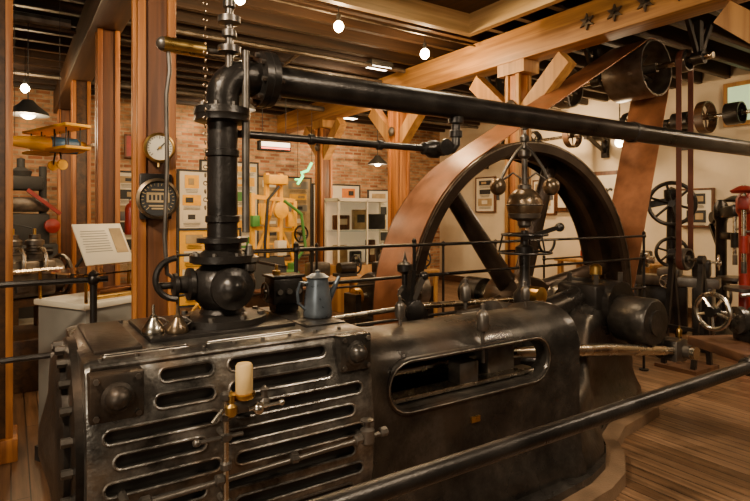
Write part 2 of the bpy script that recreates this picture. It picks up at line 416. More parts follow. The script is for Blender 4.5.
for i in range(7): e.bolt((.25+.16*i,2.70,1.208),(0,0,1),.012,.014)
e.bb(.44,1.04,2.20,2.68,1.2,1.226,IRON,bev=.006)
e.bb(.25,1.25,2.1,2.7,.13,.35,IRON,bev=.02)
def sec(u,vf,vb,z1,zt,fl=.05,n=14,zb=.13):
    p=[(u,vf-fl,zb),(u,vf-fl,zb+.05),(u,vf-fl*.4,zb+.12),(u,vf,zb+.3 if z1>.5 else zb+.2)]
    c=(vf+vb)/2;a=(vb-vf)/2
    for i in range(n+1):
        t=pi*i/n; cs=math.cos(t);sn=math.sin(t)
        p.append((u,c-a*math.copysign(abs(cs)**.75,cs),z1+(zt-z1)*abs(sn)**.75))
    p+=[(u,vb,zb+.3 if z1>.5 else zb+.2),(u,vb+fl*.4,zb+.12),(u,vb+fl,zb+.05),(u,vb+fl,zb)]
    return p
slots2=[BED,VOID]
base=B('core2',slots2)
base.loft([sec(1.27,2.02,2.78,.9,1.19),sec(1.33,2.05,2.75,.88,1.17),sec(1.42,2.12,2.69,.86,1.115),sec(1.6,2.14,2.66,.86,1.10),
 sec(2.2,2.14,2.66,.86,1.10),sec(2.76,2.14,2.66,.86,1.10),sec(2.80,2.115,2.685,.86,1.125),sec(2.90,2.115,2.685,.86,1.125),sec(2.92,2.14,2.66,.86,1.10)],BED)
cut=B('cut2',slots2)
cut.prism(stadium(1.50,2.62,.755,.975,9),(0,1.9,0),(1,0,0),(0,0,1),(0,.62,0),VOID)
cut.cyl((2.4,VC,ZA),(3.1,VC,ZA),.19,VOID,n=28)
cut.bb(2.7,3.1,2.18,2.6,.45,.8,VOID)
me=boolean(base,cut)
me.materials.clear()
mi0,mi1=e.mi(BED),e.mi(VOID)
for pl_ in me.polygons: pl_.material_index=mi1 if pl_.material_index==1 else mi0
e.bm.from_mesh(me)
e.tube([(p[0],2.136,p[1]) for p in stadium(1.485,2.635,.74,.99,9)],.016,BED,8,closed=True)
e.tube([(p[0],2.121,p[1]) for p in stadium(1.485,2.635,.74,.99,9)],.0035,EDGE,6,closed=True)
e.tube([(2.905,VC-.285*math.cos(pi*i/16),.88+.245*math.sin(pi*i/16)) for i in range(17)],.005,EDGE,6)
e.loft([sec(2.6,2.16,2.72,.5,.60,.06),sec(3.0,2.18,2.85,.45,.56,.08),sec(3.25,2.28,3.0,.5,.62,.10),sec(3.5,2.48,3.12,.6,.76,.10),sec(3.8,2.66,3.18,.75,.94,.10),
   sec(4.1,2.72,3.2,.84,1.0,.10),sec(4.35,2.74,3.18,.80,.95,.10),sec(4.5,2.78,3.14,.6,.78,.10),sec(4.62,2.82,3.1,.4,.5,.08)],BED)
e.tube([(2.7,2.66,1.02),(3.0,2.75,.96),(3.4,2.88,.9),(3.8,2.92,.96),(4.1,2.92,1.02)],.10,BED,12)
e.bb(3.95,4.45,2.72,3.12,.9,1.12,IRON,bev=.04)
e.cyl((4.2,2.66,.95),(4.2,3.16,.95),.19,IRON,n=28)
for sx in(-.17,.17):
    for vy in (2.78,3.04):
        e.cyl((4.2+sx,vy,1.1),(4.2+sx,vy,1.2),.022,GUN,n=6)
e.lathe((4.2,2.9,1.13),(0,0,1),[(.03,0),(.03,.04),(.05,.05),(.05,.12),(.02,.14),(0,.14)],BRASS,12)
e.cyl((4.2,2.5,ZA),(4.2,4.55,ZA),.10,STEEL,n=24)
e.lathe((4.2,2.68,ZA),(0,-1,0),[(.17,0),(.185,.02),(.185,.29),(.17,.31),(.10,.315),(.1,.33),(0,.33)],BED,32)
ca=(.40,-.27)
e.prism([(-.15,-.02),(-.08,.13),(.06,.14),(.45,-.18),(.48,-.28),(.42,-.36),(.32,-.36),(-.05,-.15)],(4.2,2.52,ZA),(1,0,0),(0,0,1),(0,.13,0),BED)
pin=(4.2+ca[0],ZA+ca[1])
e.cyl((pin[0],2.53,pin[1]),(pin[0],2.26,pin[1]),.055,STEEL,n=20)
e.lathe((pin[0],2.5,pin[1]),(0,-1,0),[(.095,0),(.095,.14),(.06,.15),(.06,.2),(.045,.21),(0,.21)],GUN,20)
e.bb(pin[0]-.11,pin[0]+.06,2.36,2.47,pin[1]-.085,pin[1]+.085,GUN,bev=.015)
xh=(2.42,ZA)
e.cyl((xh[0],2.41,xh[1]),(3.6,2.41,(xh[1]+pin[1])/2),.032,STEEL,r2=.046,n=16)
e.cyl((3.6,2.41,(xh[1]+pin[1])/2),(pin[0]-.08,2.41,pin[1]),.046,STEEL,r2=.034,n=16)
e.bb(2.28,2.5,2.27,2.5,.76,.94,GUN,bev=.015)
e.cyl((1.35,VC,ZA),(2.3,VC,ZA),.03,STEEL,n=16)
e.lathe((1.42,VC,ZA),(1,0,0),[(.10,0),(.10,.1),(.06,.11),(.06,.18),(0,.18)],GUN,20)
e.bb(1.55,2.6,2.20,2.30,.765,.785,STEEL); e.bb(2.0,2.14,2.2,2.3,.78,.9,GUN,bev=.01)
def oiler(b,x,y,z,s=1,m=BRASS):
    b.lathe((x,y,z),(0,0,1),[(.008*s,0),(.008*s,.03*s),(.02*s,.035*s),(.024*s,.05*s),(.024*s,.09*s),(.018*s,.1*s),(.008*s,.11*s),(.008*s,.13*s),(0,.135*s)],m,12)
e.cyl((2.12,2.15,.9),(2.12,2.15,1.06),.010,GUN,n=8)
oiler(e,2.12,2.15,1.02,1.5,GUN); oiler(e,2.74,2.4,1.11,1.2,GUN); oiler(e,1.75,2.4,1.10,1.2,GUN)
oiler(e,2.55,2.75,1.06,1.6,GUN); oiler(e,pin[0],2.40,pin[1]+.08,.9)
e.bb(2.02,2.08,2.128,2.14,.60,.63,BRASS)
# valve gear
e.lathe((2.08,2.80,.13),(0,0,1),[(.10,0),(.10,.05),(.05,.12),(.045,.68),(.07,.74),(.07,.80),(.035,.86),(.03,1.01),(.045,1.04),(.045,1.09),(.02,1.12),(.02,1.19),(.05,1.21),(.05,1.25),(.015,1.27),(0,1.34)],IRON,18)
e.bar((2.0,2.74,1.22),(2.2,2.74,1.05),.03,.05,IRON); e.bar((2.08,2.72,1.35),(2.04,2.72,1.08),.03,.04,IRON)
e.bar((1.98,2.72,1.0),(2.16,2.72,1.30),.03,.035,GUN); e.sph((2.17,2.72,1.31),.03,IRON)
e.lathe((2.08,2.72,1.10),(0,-1,0),[(.07,0),(.07,.04),(.03,.06),(0,.06)],IRON,18)
e.cyl((1.3,2.82,1.08),(2.05,2.82,1.10),.016,STEEL,n=10)
e.cyl((2.1,2.85,1.10),(4.1,3.28,.95),.022,STEEL,n=10)
e.cyl((2.3,2.74,1.02),(3.2,2.8,1.02),.018,STEEL,n=10); e.cyl((2.5,2.755,1.02),(2.7,2.765,1.02),.034,GUN,n=12)
e.lathe((4.2,3.18,ZA),(0,1,0),[(.24,0),(.24,.09),(.16,.1),(.16,0)],GUN,32,closed=True)
e.bb(3.95,4.45,4.24,4.45,0,.75,IRON,bev=.03); e.cyl((4.2,4.22,ZA),(4.2,4.47,ZA),.17,IRON,n=24)
# lubricator and drain gear on the cylinder front
fv=1.87; LX=.685
e.lathe((LX,fv,1.052),(0,0,1),[(.034,0),(.040,.01),(.040,.018),(.030,.02)],BRASS,16)
e.lathe((LX,fv,1.068),(0,0,1),[(.028,0),(.030,.005),(.030,.098),(.025,.106),(0,.102)],CREAM,20)
e.bb(.62,.77,fv-.02,fv+.03,1.005,1.052,GUN,bev=.008); e.cyl((LX,fv,1.03),(LX,1.97,1.03),.018,GUN)
for x in(.635,.755):
    e.lathe((x,fv-.01,1.0),(0,0,1),[(.014,0),(.022,.01),(.022,.035),(.012,.045),(.012,.07),(.018,.075),(0,.09)],BRASS if x<.7 else GUN,12)
e.cyl((.69,fv-.03,1.02),(.80,fv-.04,1.025),.007,STEEL,n=8); e.sph((.81,fv-.04,1.025),.012,STEEL)
e.sph((.725,fv-.03,1.015),.022,STEEL); e.cyl((.6,fv-.02,1.03),(.56,fv-.04,1.0),.008,STEEL,n=8)
e.cyl((.62,fv,1.07),(.62,fv,.5),.011,STEEL,n=10)
for z in(1.07,1.0,.93,.83,.70): e.lathe((.62,fv,z-.015),(0,0,1),[(.013,0),(.021,.006),(.021,.024),(.013,.03)],GUN,8)
e.cyl((.62,fv,.93),(.62,1.95,.93),.012,GUN,n=8); e.cyl((.62,fv,.7),(.62,1.95,.7),.012,GUN,n=8)
e.cyl((.53,fv,.93),(.68,fv,.93),.008,GUN,n=8); e.sph((.52,fv,.93),.014,GUN)
e.cyl((.20,fv,.77),(1.30,fv,.80),.010,GUN,n=10)
for x in(.36,.60,.88,1.16,1.28):
    e.lathe((x-.02,fv,.775+.027*(x-.2)),(1,0,0),[(.012,0),(.020,.006),(.020,.03),(.012,.036)],GUN,8)
e.lathe((1.20,fv,.80),(0,0,1),[(.02,-.03),(.03,-.02),(.03,.03),(.015,.04),(.015,.06),(.028,.065),(.028,.07),(0,.075)],GUN,12)
for x in(.3,1.2): e.cyl((x,fv,.79),(x,1.95,.79),.014,GUN,n=8)
e.tube([(.25,fv,.5),(.25,fv-.02,.62),(.27,fv,.68),(.36,fv,.70),(.42,1.95,.70)],.010,GUN)
e.cyl((.42,fv-.02,.70),(.42,1.97,.70),.022,GUN,n=8)
eng=e.done()
b=B('engine_plinth')
pl=[(.1,1.84),(1.2,1.88),(2.6,1.90),(2.95,1.93),(3.2,2.0),(3.42,2.14),(3.62,2.32),(3.9,2.44),(4.2,2.48),(4.55,2.54),(4.78,2.70),(4.84,2.95),(4.7,3.2),(4.5,3.33),(.1,3.33)]
b.prism(pl,(0,0,.0),(1,0,0),(0,1,0),(0,0,.085),CONC)
b.prism([(x+(.05 if x<1 else -.06),y+.10 if y<3 else y-.03) for x,y in pl],(0,0,.085),(1,0,0),(0,1,0),(0,0,.045),BED)
b.done()
# ---- steam stop valve & steam pipe
UX=.78
p=B('steam_pipe')
p.lathe((UX,VC,1.215),(0,0,1),[(.19,.012),(.19,.04),(.15,.05),(.10,.055),(.085,.075),(.10,.095),(.13,.12),(.143,.16),(.143,.19),(.13,.225),(.10,.25),(.085,.265),(.13,.27),(.14,.275),(.14,.305),(.10,.31),(.075,.33),(.078,.355),(.11,.36),(.11,.38),(.068,.385)],IRON,36)
for i in range(8):
    t=2*pi*i/8+.2; c,s_=math.cos(t),math.sin(t)
    p.bolt((UX+.168*c,VC+.168*s_,1.25),(0,0,1),.014,.022); p.bolt((UX+.122*c,VC+.122*s_,1.515),(0,0,1),.011,.018)
    p.bolt((UX+.095*c,VC+.095*s_,2.165),(0,0,1),.010,.018)
p.lathe((UX,VC,1.385),(0,-1,0),[(.09,.1),(.09,.145),(.06,.15),(.05,.16),(.03,.18),(0,.19)],IRON,20)
p.lathe((UX-.12,VC,1.40),(-1,0,0),[(.05,0),(.07,.01),(.07,.03),(.04,.035),(.035,.07),(.05,.075),(.05,.09),(.015,.095),(.015,.15),(0,.15)],IRON,18)
p.torus((UX-.20,VC-.02,1.43),(0,1,0),.085,.013,IRON,18,8,arc=pi*1.0,a0=pi*.5)
p.lathe((UX+.10,VC-.06,1.44),(0,0,1),[(.02,0),(.03,.01),(.03,.04),(.045,.05),(.045,.07),(.02,.08),(.015,.12),(0,.13)],GUN,14)
p.cyl((UX,VC,1.58),(UX,VC,2.14),.066,IRON,n=28)
p.lathe((UX,VC,2.10),(0,0,1),[(.085,0),(.12,.006),(.12,.030),(.123,.034),(.12,.064),(.075,.068)],IRON,28)
for z in (1.66,1.95): p.lathe((UX,VC,z),(0,0,1),[(.066,0),(.074,.005),(.074,.03),(.066,.035)],IRON,24)
pts=[(UX,VC,2.15)]+[(UX+.11-.11*math.cos(t),VC,2.21+.11*math.sin(t)) for t in [pi/2*i/8 for i in range(9)]]+[(UX+.18,VC,2.32)]
p.tube(pts,.072,IRON,24)
p.lathe((UX+.16,VC,2.32),(1,0,0),[(.072,0),(.125,.005),(.125,.035),(.129,.037),(.125,.07),(.072,.075)],IRON,32)
for i in range(8):
    t=2*pi*i/8+.2; p.cyl((UX+.145,VC+.105*math.cos(t),2.32+.105*math.sin(t)),(UX+.25,VC+.105*math.cos(t),2.32+.105*math.sin(t)),.012,GUN,n=6)
p.cyl((UX+.2,VC,2.32),(6.9,VC,2.32),.070,IRON,n=28)
p.lathe((3.9,VC,2.32),(1,0,0),[(.07,0),(.078,.01),(.078,.06),(.07,.07)],IRON,24)
p.tube([(6.9,VC,2.32),(7.05,VC,2.30),(7.12,VC,2.2),(7.12,VC,0)],.07,IRON,20)
p.lathe((7.12,VC,0),(0,0,1),[(.15,0),(.15,.03),(.08,.035)],IRON,20)
p.cyl((5.95,VC,2.39),(5.95,VC,3.8),.008,GUN,n=8)
p.cyl((UX+.085,VC-.06,1.62),(UX+.085,VC-.06,2.42),.017,GUN,n=10)
p.cyl((UX+.02,VC-.03,2.30),(UX+.02,VC-.03,3.8),.018,GUN,n=10)
for z,r in((2.40,.05),(2.47,.032),(2.53,.050),(2.60,.028),(2.66,.045)): p.lathe((UX+.02,VC-.03,z),(0,0,1),[(.018,0),(r,.008),(r,.035),(.018,.043)],GUN,12)
p.cyl((.53,VC,2.41),(.70,VC,2.41),.032,BRASS,n=20); p.sph((.53,VC,2.41),.03,GUN); p.cyl((.70,VC,2.41),(.80,VC-.02,2.41),.012,GUN)
p.tube([(.55,VC,2.38),(.555,VC,2.30),(.54,VC-.01,2.2),(.545,VC,1.9),(.535,VC,1.6),(.545,VC,1.45),(.60,VC,1.41)],.009,GUN)
p.cyl((UX+.05,VC,2.06),(2.1,VC,2.065),.018,IRON,n=12)
p.lathe((1.9,VC,2.065),(1,0,0),[(.018,0),(.035,.01),(.035,.04),(.05,.06),(.05,.11),(.035,.13),(.035,.16),(.018,.17)],IRON,16)
p.lathe((1.98,VC-.03,2.065),(0,-1,0),[(.02,0),(.02,.07),(.045,.075),(.045,.09),(0,.095)],IRON,14)
p.tube([(2.05,VC,2.065),(2.12,VC,2.07),(2.15,VC,2.10),(2.15,VC,2.32)],.026,IRON,14)
p.lathe((2.15,VC,2.14),(0,0,1),[(.026,0),(.038,.005),(.038,.04),(.026,.045)],IRON,14)
p.lathe((2.15,VC,2.22),(0,0,1),[(.026,0),(.045,.005),(.045,.04),(.026,.045)],IRON,14)
for x in(1.2,1.6): p.lathe((x,VC,2.0625),(1,0,0),[(.018,0),(.026,.004),(.026,.03),(.018,.034)],IRON,12)
p.done()
b=B('hanging_chain')
for i in range(62):
    z=3.8-.034*i; b.torus((.675,2.30,z),(1,0,0) if i%2 else (0,1,0),.008,.0024,BRONZE,8,5)
b.done()
# ------------------------------------------------------------------ items on cylinder
b=B('oil_jug'); b.at((1.20,2.30,1.220))
b.lathe((0,0,0),(0,0,1),[(.062,0),(.066,.004),(.068,.02),(.060,.10),(.050,.16),(.049,.175),(.056,.185),(.046,.19),(.03,.20),(.012,.205),(.012,.215),(0,.22)],PEWTER,28)
b.tube([(-.05,0,.16),(-.09,0,.165),(-.105,0,.12),(-.10,0,.07),(-.065,0,.04)],.007,PEWTER)
b.ecyl((.05,0,.06),(.115,0,.18),(0,1,0),.018,.018,.009,.009,PEWTER)
b.done()
for k,(x,y,s) in enumerate(((.47,2.30,1.15),(.555,2.27,1.1))):
    b=B('oil_can'); b.at((x,y,1.227),sc=s)
    b.lathe((0,0,0),(0,0,1),[(.036,0),(.038,.005),(.038,.012),(.030,.03),(.016,.048),(.012,.055),(.014,.06),(.006,.066),(.004,.10),(0,.10)],STEEL if k==0 else BRONZE,20)
    b.tube([(.03,0,.02),(.05,0,.035),(.03,0,.05),(.015,0,.055)],.003,GUN); b.done()
b=B('mechanical_lubricator'); b.at((1.14,2.55,1.220))
b.box((0,0,.10),(.16,.12,.13),IRON,bev=.01); b.box((0,0,.018),(.12,.08,.036),IRON); b.box((0,0,.172),(.175,.135,.014),IRON,bev=.004)
b.lathe((-.04,0,.178),(0,0,1),[(.02,0),(.02,.02),(.008,.025),(.008,.05),(0,.05)],BRASS,12)
for i in range(3): b.cyl((-.05+.05*i,-.06,.1),(-.05+.05*i,-.075,.1),.014,GUN,n=10)
b.tube([(.08,0,.1),(.14,0,.14),(.2,-.02,.14)],.006,GUN); b.wheel((-.1,0,.1),(1,0,0),.04,.006,GUN,4,.012)
b.cyl((-.1,0,.1),(-.07,0,.1),.01,GUN)
b.done()
# ------------------------------------------------------------------ flywheel
FU,FV0,FV1,R=4.18,3.5,4.03,1.54
w=B('flywheel')
w.lathe((FU,FV0,ZA),(0,1,0),[(R,0),(R,.53),(R-.10,.53),(R-.12,.50),(R-.05,.48),(R-.05,.33),(R-.15,.30),(R-.15,.23),(R-.05,.20),(R-.05,.05),(R-.12,.03),(R-.10,0)],WHEELBR,128,closed=True)
w.lathe((FU,3.52,ZA),(0,1,0),[(.11,0),(.22,0),(.24,.03),(.26,.17),(.26,.32),(.24,.46),(.22,.49),(.11,.49)],WHEELBR,36,closed=True)
w.lathe((FU,FV0-.001,ZA),(0,-1,0),[(R-.008,0),(R-.008,.004),(R-.02,.004),(R-.02,0)],EDGE,128,closed=True)
for i in range(6):
    t=math.radians(10+60*i); d=V((math.cos(t),0,math.sin(t))); c=V((FU,3.765,ZA))
    w.ecyl(c+d*.22,c+d*(R-.1),(0,1,0),.075,.115,.06,.085,WHEELBR,14)
w.done()
PU,PZ,PR=6.25,3.40,.33
def belt_path(c0,R0,c1,R1,n0=90,n1=24):
    d=V((c1[0]-c0[0],c1[1]-c0[1])); th=math.atan2(d.y,d.x); ph=math.acos((R0-R1)/d.length)
    a_up=th+ph;a_lo=th-ph+2*pi
    pts=[]
    for i in range(n0+1):
        t=a_up+(a_lo-a_up)*i/n0; pts.append((c0[0]+R0*math.cos(t),c0[1]+R0*math.sin(t)))
    for i in range(n1+1):
        t=(th-ph)+(2*ph)*i/n1; pts.append((c1[0]+R1*math.cos(t),c1[1]+R1*math.sin(t)))
    return pts
def belt(name,c0,R0,c1,R1,v0,v1,m,th=.008):
    a=belt_path(c0,R0+.002,c1,R1+.002);bq=belt_path(c0,R0+.002+th,c1,R1+.002+th);n=len(a)
    b=B(name);vs=[];fs=[]
    for P in(a,bq):
        for q in(v0,v1): vs+=[(x,q,z) for x,z in P]
    for i in range(n):
        j=(i+1)%n
        fs+=[(i,j,n+j,n+i),(2*n+i,3*n+i,3*n+j,2*n+j),(i,2*n+i,2*n+j,j),(n+i,n+j,3*n+j,3*n+i)]
    b.add(vs,fs,m); return b.done()
belt('drive_belt',(FU,ZA),R,(PU,PZ),PR,FV0+.03,FV1-.03,LEATHER)
b=B('line_shaft')
b.cyl((PU,2.9,PZ),(PU,6.2,PZ),.035,STEEL)
b.pulley((PU,3.765,PZ),(0,1,0),PR,.50,GUN,6)
b.pulley((PU,4.77,PZ),(0,1,0),.27,.16,GUN,6); b.pulley((PU,5.2,PZ),(0,1,0),.18,.14,BEAMD,6)
b.pulley((PU,3.2,PZ),(0,1,0),.12,.10,GUN,4); b.pulley((PU,5.7,PZ),(0,1,0),.22,.12,GUN,6)
for vv in(3.05,4.3,6.0):
    b.bb(PU-.04,PU+.04,vv-.03,vv+.03,PZ,3.8,IRON); b.cyl((PU,vv-.06,PZ),(PU,vv+.06,PZ),.07,IRON); b.bar((PU,vv,PZ-.02),(PU+.25,vv,3.8),.04,.05,IRON); b.bar((PU,vv,PZ-.02),(PU-.25,vv,3.8),.04,.05,IRON)
b.done()
b=B('line_shaft')
b.cyl((8.7,2.6,3.15),(8.7,9.5,3.15),.03,STEEL)
for vv,r,wd,m in((3.75,.16,.2,IRON),(4.15,.24,.12,BEAMD),(4.5,.13,.25,IRON),(5.0,.20,.14,BEAMD),(5.35,.26,.1,IRON),(5.9,.15,.2,IRON),(6.5,.22,.12,BEAMD),(7.4,.2,.12,IRON),(8.3,.16,.12,IRON)):
    b.pulley((8.7,vv,3.15),(0,1,0),r,wd,m,5)
for vv in(3.4,4.75,6.2,7.9,9.3):
    b.bar((8.7,vv,3.12),(9.28,vv,2.85),.05,.06,IRON); b.bb(8.66,9.24,vv-.03,vv+.03,3.05,3.1,IRON); b.cyl((8.7,vv-.05,3.15),(8.7,vv+.05,3.15),.055,IRON); b.bb(9.24,9.29,vv-.07,vv+.07,2.75,3.3,IRON)
b.done()
# ------------------------------------------------------------------ governor
g=B('flyball_governor'); GX,GY=3.12,2.74
g.lathe((GX,GY,.62),(0,0,1),[(.13,0),(.13,.04),(.09,.08),(.07,.2),(.055,.40),(.08,.44),(.08,.50),(.05,.54),(.035,.64),(.04,.78),(.065,.80),(.065,.84),(.03,.86),(.025,.96)],IRON,24)
g.sph((GX,GY,1.765),.128,BRONZE,(1,1,1.0),26); g.lathe((GX,GY,1.60),(0,0,1),[(.03,0),(.05,.02),(.05,.05),(.11,.07),(.118,.1),(.09,.12)],GUN,24)
g.torus((GX,GY,1.765),(0,0,1),.127,.006,GUN,30)
g.lathe((GX,GY,1.88),(0,0,1),[(.05,0),(.05,.03),(.022,.04),(.02,.22),(.045,.24),(.045,.28),(.02,.30),(.018,.34),(.035,.35),(.035,.38),(.015,.40),(.012,.43),(.025,.44),(0,.48)],GUN,18)
for sx in(-1,1):
    dx,dy=.834*sx*.17,-.552*sx*.17
    top=V((GX,GY,2.21)); ball=V((GX+dx*1.14,GY+dy*1.14,1.90))
    g.tube([top,V((GX+dx*.35,GY+dy*.35,2.15)),V((GX+dx*.8,GY+dy*.8,2.03)),ball],.012,GUN)
    g.sph(ball,.060,BRONZE,(1,1,1.1)); g.cyl(ball-V((0,0,.05)),ball-V((0,0,.10)),.012,GUN)
    g.tube([ball+V((0,0,.02)),V((GX+dx*.5,GY+dy*.5,2.0)),V((GX,GY,1.94))],.008,GUN)
g.torus((GX,GY,1.55),(0,0,1),.16,.010,IRON,24); g.cyl((GX-.16,GY,1.55),(GX+.16,GY,1.55),.01,IRON); g.torus((GX,GY,1.42),(0,0,1),.19,.008,IRON,24)
for i in range(3):
    t=2*pi*i/3+.5; g.cyl((GX+.16*math.cos(t),GY+.16*math.sin(t),1.55),(GX+.19*math.cos(t),GY+.19*math.sin(t),1.42),.007,IRON,n=6)
g.cyl((GX-.19,GY,1.42),(GX+.19,GY,1.42),.008,IRON)
g.bar((GX-.05,GY-.02,1.52),(GX+.32,GY-.05,1.60),.025,.03,IRON); g.sph((GX+.33,GY-.05,1.6),.035,IRON)
g.torus((GX+.22,GY-.02,1.5),(0,-1,0),.09,.010,IRON,18,8,arc=pi,a0=0)
g.lathe((GX+.12,GY-.12,.62),(0,0,1),[(.06,0),(.05,.36),(.04,.38),(.04,.42),(0,.43)],IRON,14)
g.lathe((GX+.02,GY-.1,1.12),(0,-1,0),[(.06,-.05),(.06,.04),(.03,.05),(0,.05)],BRASS,16)
g.done()
# ------------------------------------------------------------------ guard rails
def rail(name,segs,posts,zs,r=.012,m=IRON):
    b=B(name)
    for z in zs:
        b.tube([(x,y,z) for x,y in segs],r,m,8)
    for x,y in posts:
        b.cyl((x,y,0),(x,y,max(zs)+.01),r*1.15,m,n=10)
        for z in zs: b.sph((x,y,z),r*2.1,m,n=10)
        b.lathe((x,y,max(zs)),(0,0,1),[(r,0),(r*1.6,.02),(r*1.6,.04),(0,.06)],m,10)
        b.lathe((x,y,0),(0,0,1),[(.05,0),(.05,.015),(r*1.2,.02)],m,12)
    return b.done()
rail('wheel_guard_rail',[(1.6,3.38),(5.75,3.38)],[(1.6,3.38),(2.6,3.38),(5.75,3.38)],[1.46,1.22,.90])
rail('wheel_guard_rail',[(1.55,3.45),(1.55,5.2),(3.9,5.2)],[(1.55,4.3),(1.55,5.2),(2.7,5.2),(3.9,5.2)],[1.34,.90])
rail('visitor_guard_rail',[(1.6,6.6),(6.8,6.6)],[(1.6,6.6),(2.2,6.6),(3.35,6.6),(4.5,6.6),(5.65,6.6),(6.8,6.6)],[1.22,.75,.3],.018)
rail('visitor_guard_rail',[(5.9,4.85),(7.0,4.85),(7.0,4.6)],[(5.9,4.85),(7.0,4.85),(7.0,4.6)],[1.1,.6])
rail('engine_guard_rail',[(-1.1,3.75),(.5,3.75)],[(-1.1,3.75),(-.3,3.75),(.42,3.75)],[1.30,.87],.018)
b=B('foreground_handrail')
b.cyl((.1,1.24,.95),(3.1,1.24,.95),.030,IRON,n=20)
b.sph((3.12,1.24,.95),.05,IRON); b.cyl((3.12,1.24,0),(3.12,1.24,.95),.028,IRON,n=16); b.cyl((.12,1.24,0),(.12,1.24,.95),.028,IRON,n=16); b.sph((.12,1.24,.95),.045,IRON)
for x in(.12,3.12): b.lathe((x,1.24,0),(0,0,1),[(.09,0),(.09,.02),(.04,.04),(.03,.06)],IRON,20)
b.lathe((3.0,1.24,.95),(1,0,0),[(.03,0),(.045,.01),(.045,.05),(.03,.06)],IRON,16)
b.done()
b=B('feed_pump'); b.at((3.93,1.74,0),math.radians(-28))
b.bb(-.14,.80,-.32,.20,.80,.86,TABLE,bev=.008)
for x in(.44,.74):
    for y in(-.25,.12): b.cyl((x,y,0),(x,y,.82),.03,IRON); 
b.lathe((0.05,0,1.0),(1,0,0),[(.05,0),(.09,.01),(.09,.05),(.065,.06),(.06,.14),(.09,.15),(.10,.18),(.10,.6),(.07,.62),(.05,.72),(0,.72)],BED,24)
b.bb(.10,.65,-.08,.08,.86,.93,IRON,bev=.01); b.wheel((-.10,0,1.06),(1,.35,0),.115,.015,STEEL,5,.035,IRON)
b.cyl((-.10,0,1.06),(.06,0,1.03),.014,STEEL); b.lathe((.3,0,1.08),(0,0,1),[(.05,0),(.05,.05),(.03,.06),(.03,.1),(0,.1)],GUN,14)
b.lathe((.12,-.14,.90),(1,0,0),[(.06,0),(.07,.02),(.07,.1),(.04,.11),(.04,.4),(.06,.42),(.06,.46),(0,.46)],IRON,18); b.cyl((.1,.0,1.16),(.5,.0,1.2),.012,STEEL)
b.done()
# ------------------------------------------------------------------ gauges on post
def gauge(name,c,r,face,rim):
    b=B(name); x,y,z=c
    b.lathe((x,y,z),(0,-1,0),[(r*1.12,0),(r*1.12,.03),(r*1.18,.035),(r*1.18,.05),(r*1.02,.06),(r*.98,.045),(0,.045)],rim,32)
    b.lathe((x,y-.0455,z),(0,-1,0),[(r*.97,0),(r*.97,.003),(0,.003)],face,32)
    ink=INK if face is WHITE else TAN
    for i in range(21):
        t=math.radians(-45+270*i/20); k=.78 if i%5 else .7
        b.bar((x+r*k*math.cos(t),y-.05,z+r*k*math.sin(t)),(x+r*.9*math.cos(t),y-.05,z+r*.9*math.sin(t)),.002,.0035,ink)
    if face is WHITE:
        b.bar((x-.2*r,y-.052,z-.2*r),(x+.5*r,y-.052,z+.5*r),.002,.006,ink); b.cyl((x,y-.05,z),(x,y-.057,z),.008,BRASS)
        b.tube([(x,y-.02,z-r*1.1),(x,y-.02,z-r*1.5)],.008,BRASS)
    else:
        b.bb(x-r*.62,x+r*.62,y-.0515,y-.049,z-.02,z+.035,TAN)
        for i in range(5): b.bb(x-r*.5+i*r*.22,x-r*.5+i*r*.22+.012,y-.053,y-.051,z-.008,z+.022,INK)
        for q,wd in((.52,.35),(-.4,.5),(-.56,.35)): b.bb(x-r*wd,x+r*wd,y-.0505,y-.049,z+q*r-.004,z+q*r+.004,TAN)
    return b.done()
gauge('pressure_gauge',(.700,3.310,2.075),.072,WHITE,BRASS)
b=B('gauge_board'); b.bb(.60,.775,3.292,3.312,1.67,1.93,IRON,bev=.008); b.done()
gauge('revolution_counter',(.688,3.292,1.785),.098,INK,BRONZE)
# ------------------------------------------------------------------ display cabinet with sign
b=B('display_pedestal'); b.at((.60,4.42,0),math.radians(30))
b.box((0,0,.54),(.74,.5,1.08),GREY,bev=.01); b.box((0,0,1.095),(.78,.54,.04),WHITE,bev=.008); b.box((0,0,.05),(.76,.54,.1),INK)
b.box((.08,0,1.14),(.4,.10,.05),COPPER,bev=.01); b.cyl((-.25,-.15,1.13),(.1,-.18,1.13),.02,BRASS); b.box((.2,-.12,1.14),(.14,.12,.05),INK,bev=.01)
for sx in(-.36,.36):
    for sy in(-.24,.24): b.box((sx,sy,1.20),(.014,.014,.2),BRASS)
b.box((0,0,1.30),(.74,.5,.012),GLASS)
b.done()
b=B('interpretive_sign'); b.at((.56,4.40,1.315),math.radians(32))
Rm=Matrix.Rotation(math.radians(-28),3,'X')
b.box((0,0,.17),(.40,.012,.32),WHITE,R=Rm,bev=.003)
for i in range(9): b.box(Rm@V((-.06,-.008,.10-.02*i))+V((0,0,.17)),(.20+.01*(i%3),.002,.004),GREY,R=Rm)
b.box(Rm@V((.13,-.008,.02))+V((0,0,.17)),(.10,.002,.2),TAN,R=Rm)
b.bar((-.1,.06,.10),(-.1,.16,0.005),.015,.015,INK); b.bar((.1,.06,.10),(.1,.16,0.005),.015,.015,INK)
b.done()
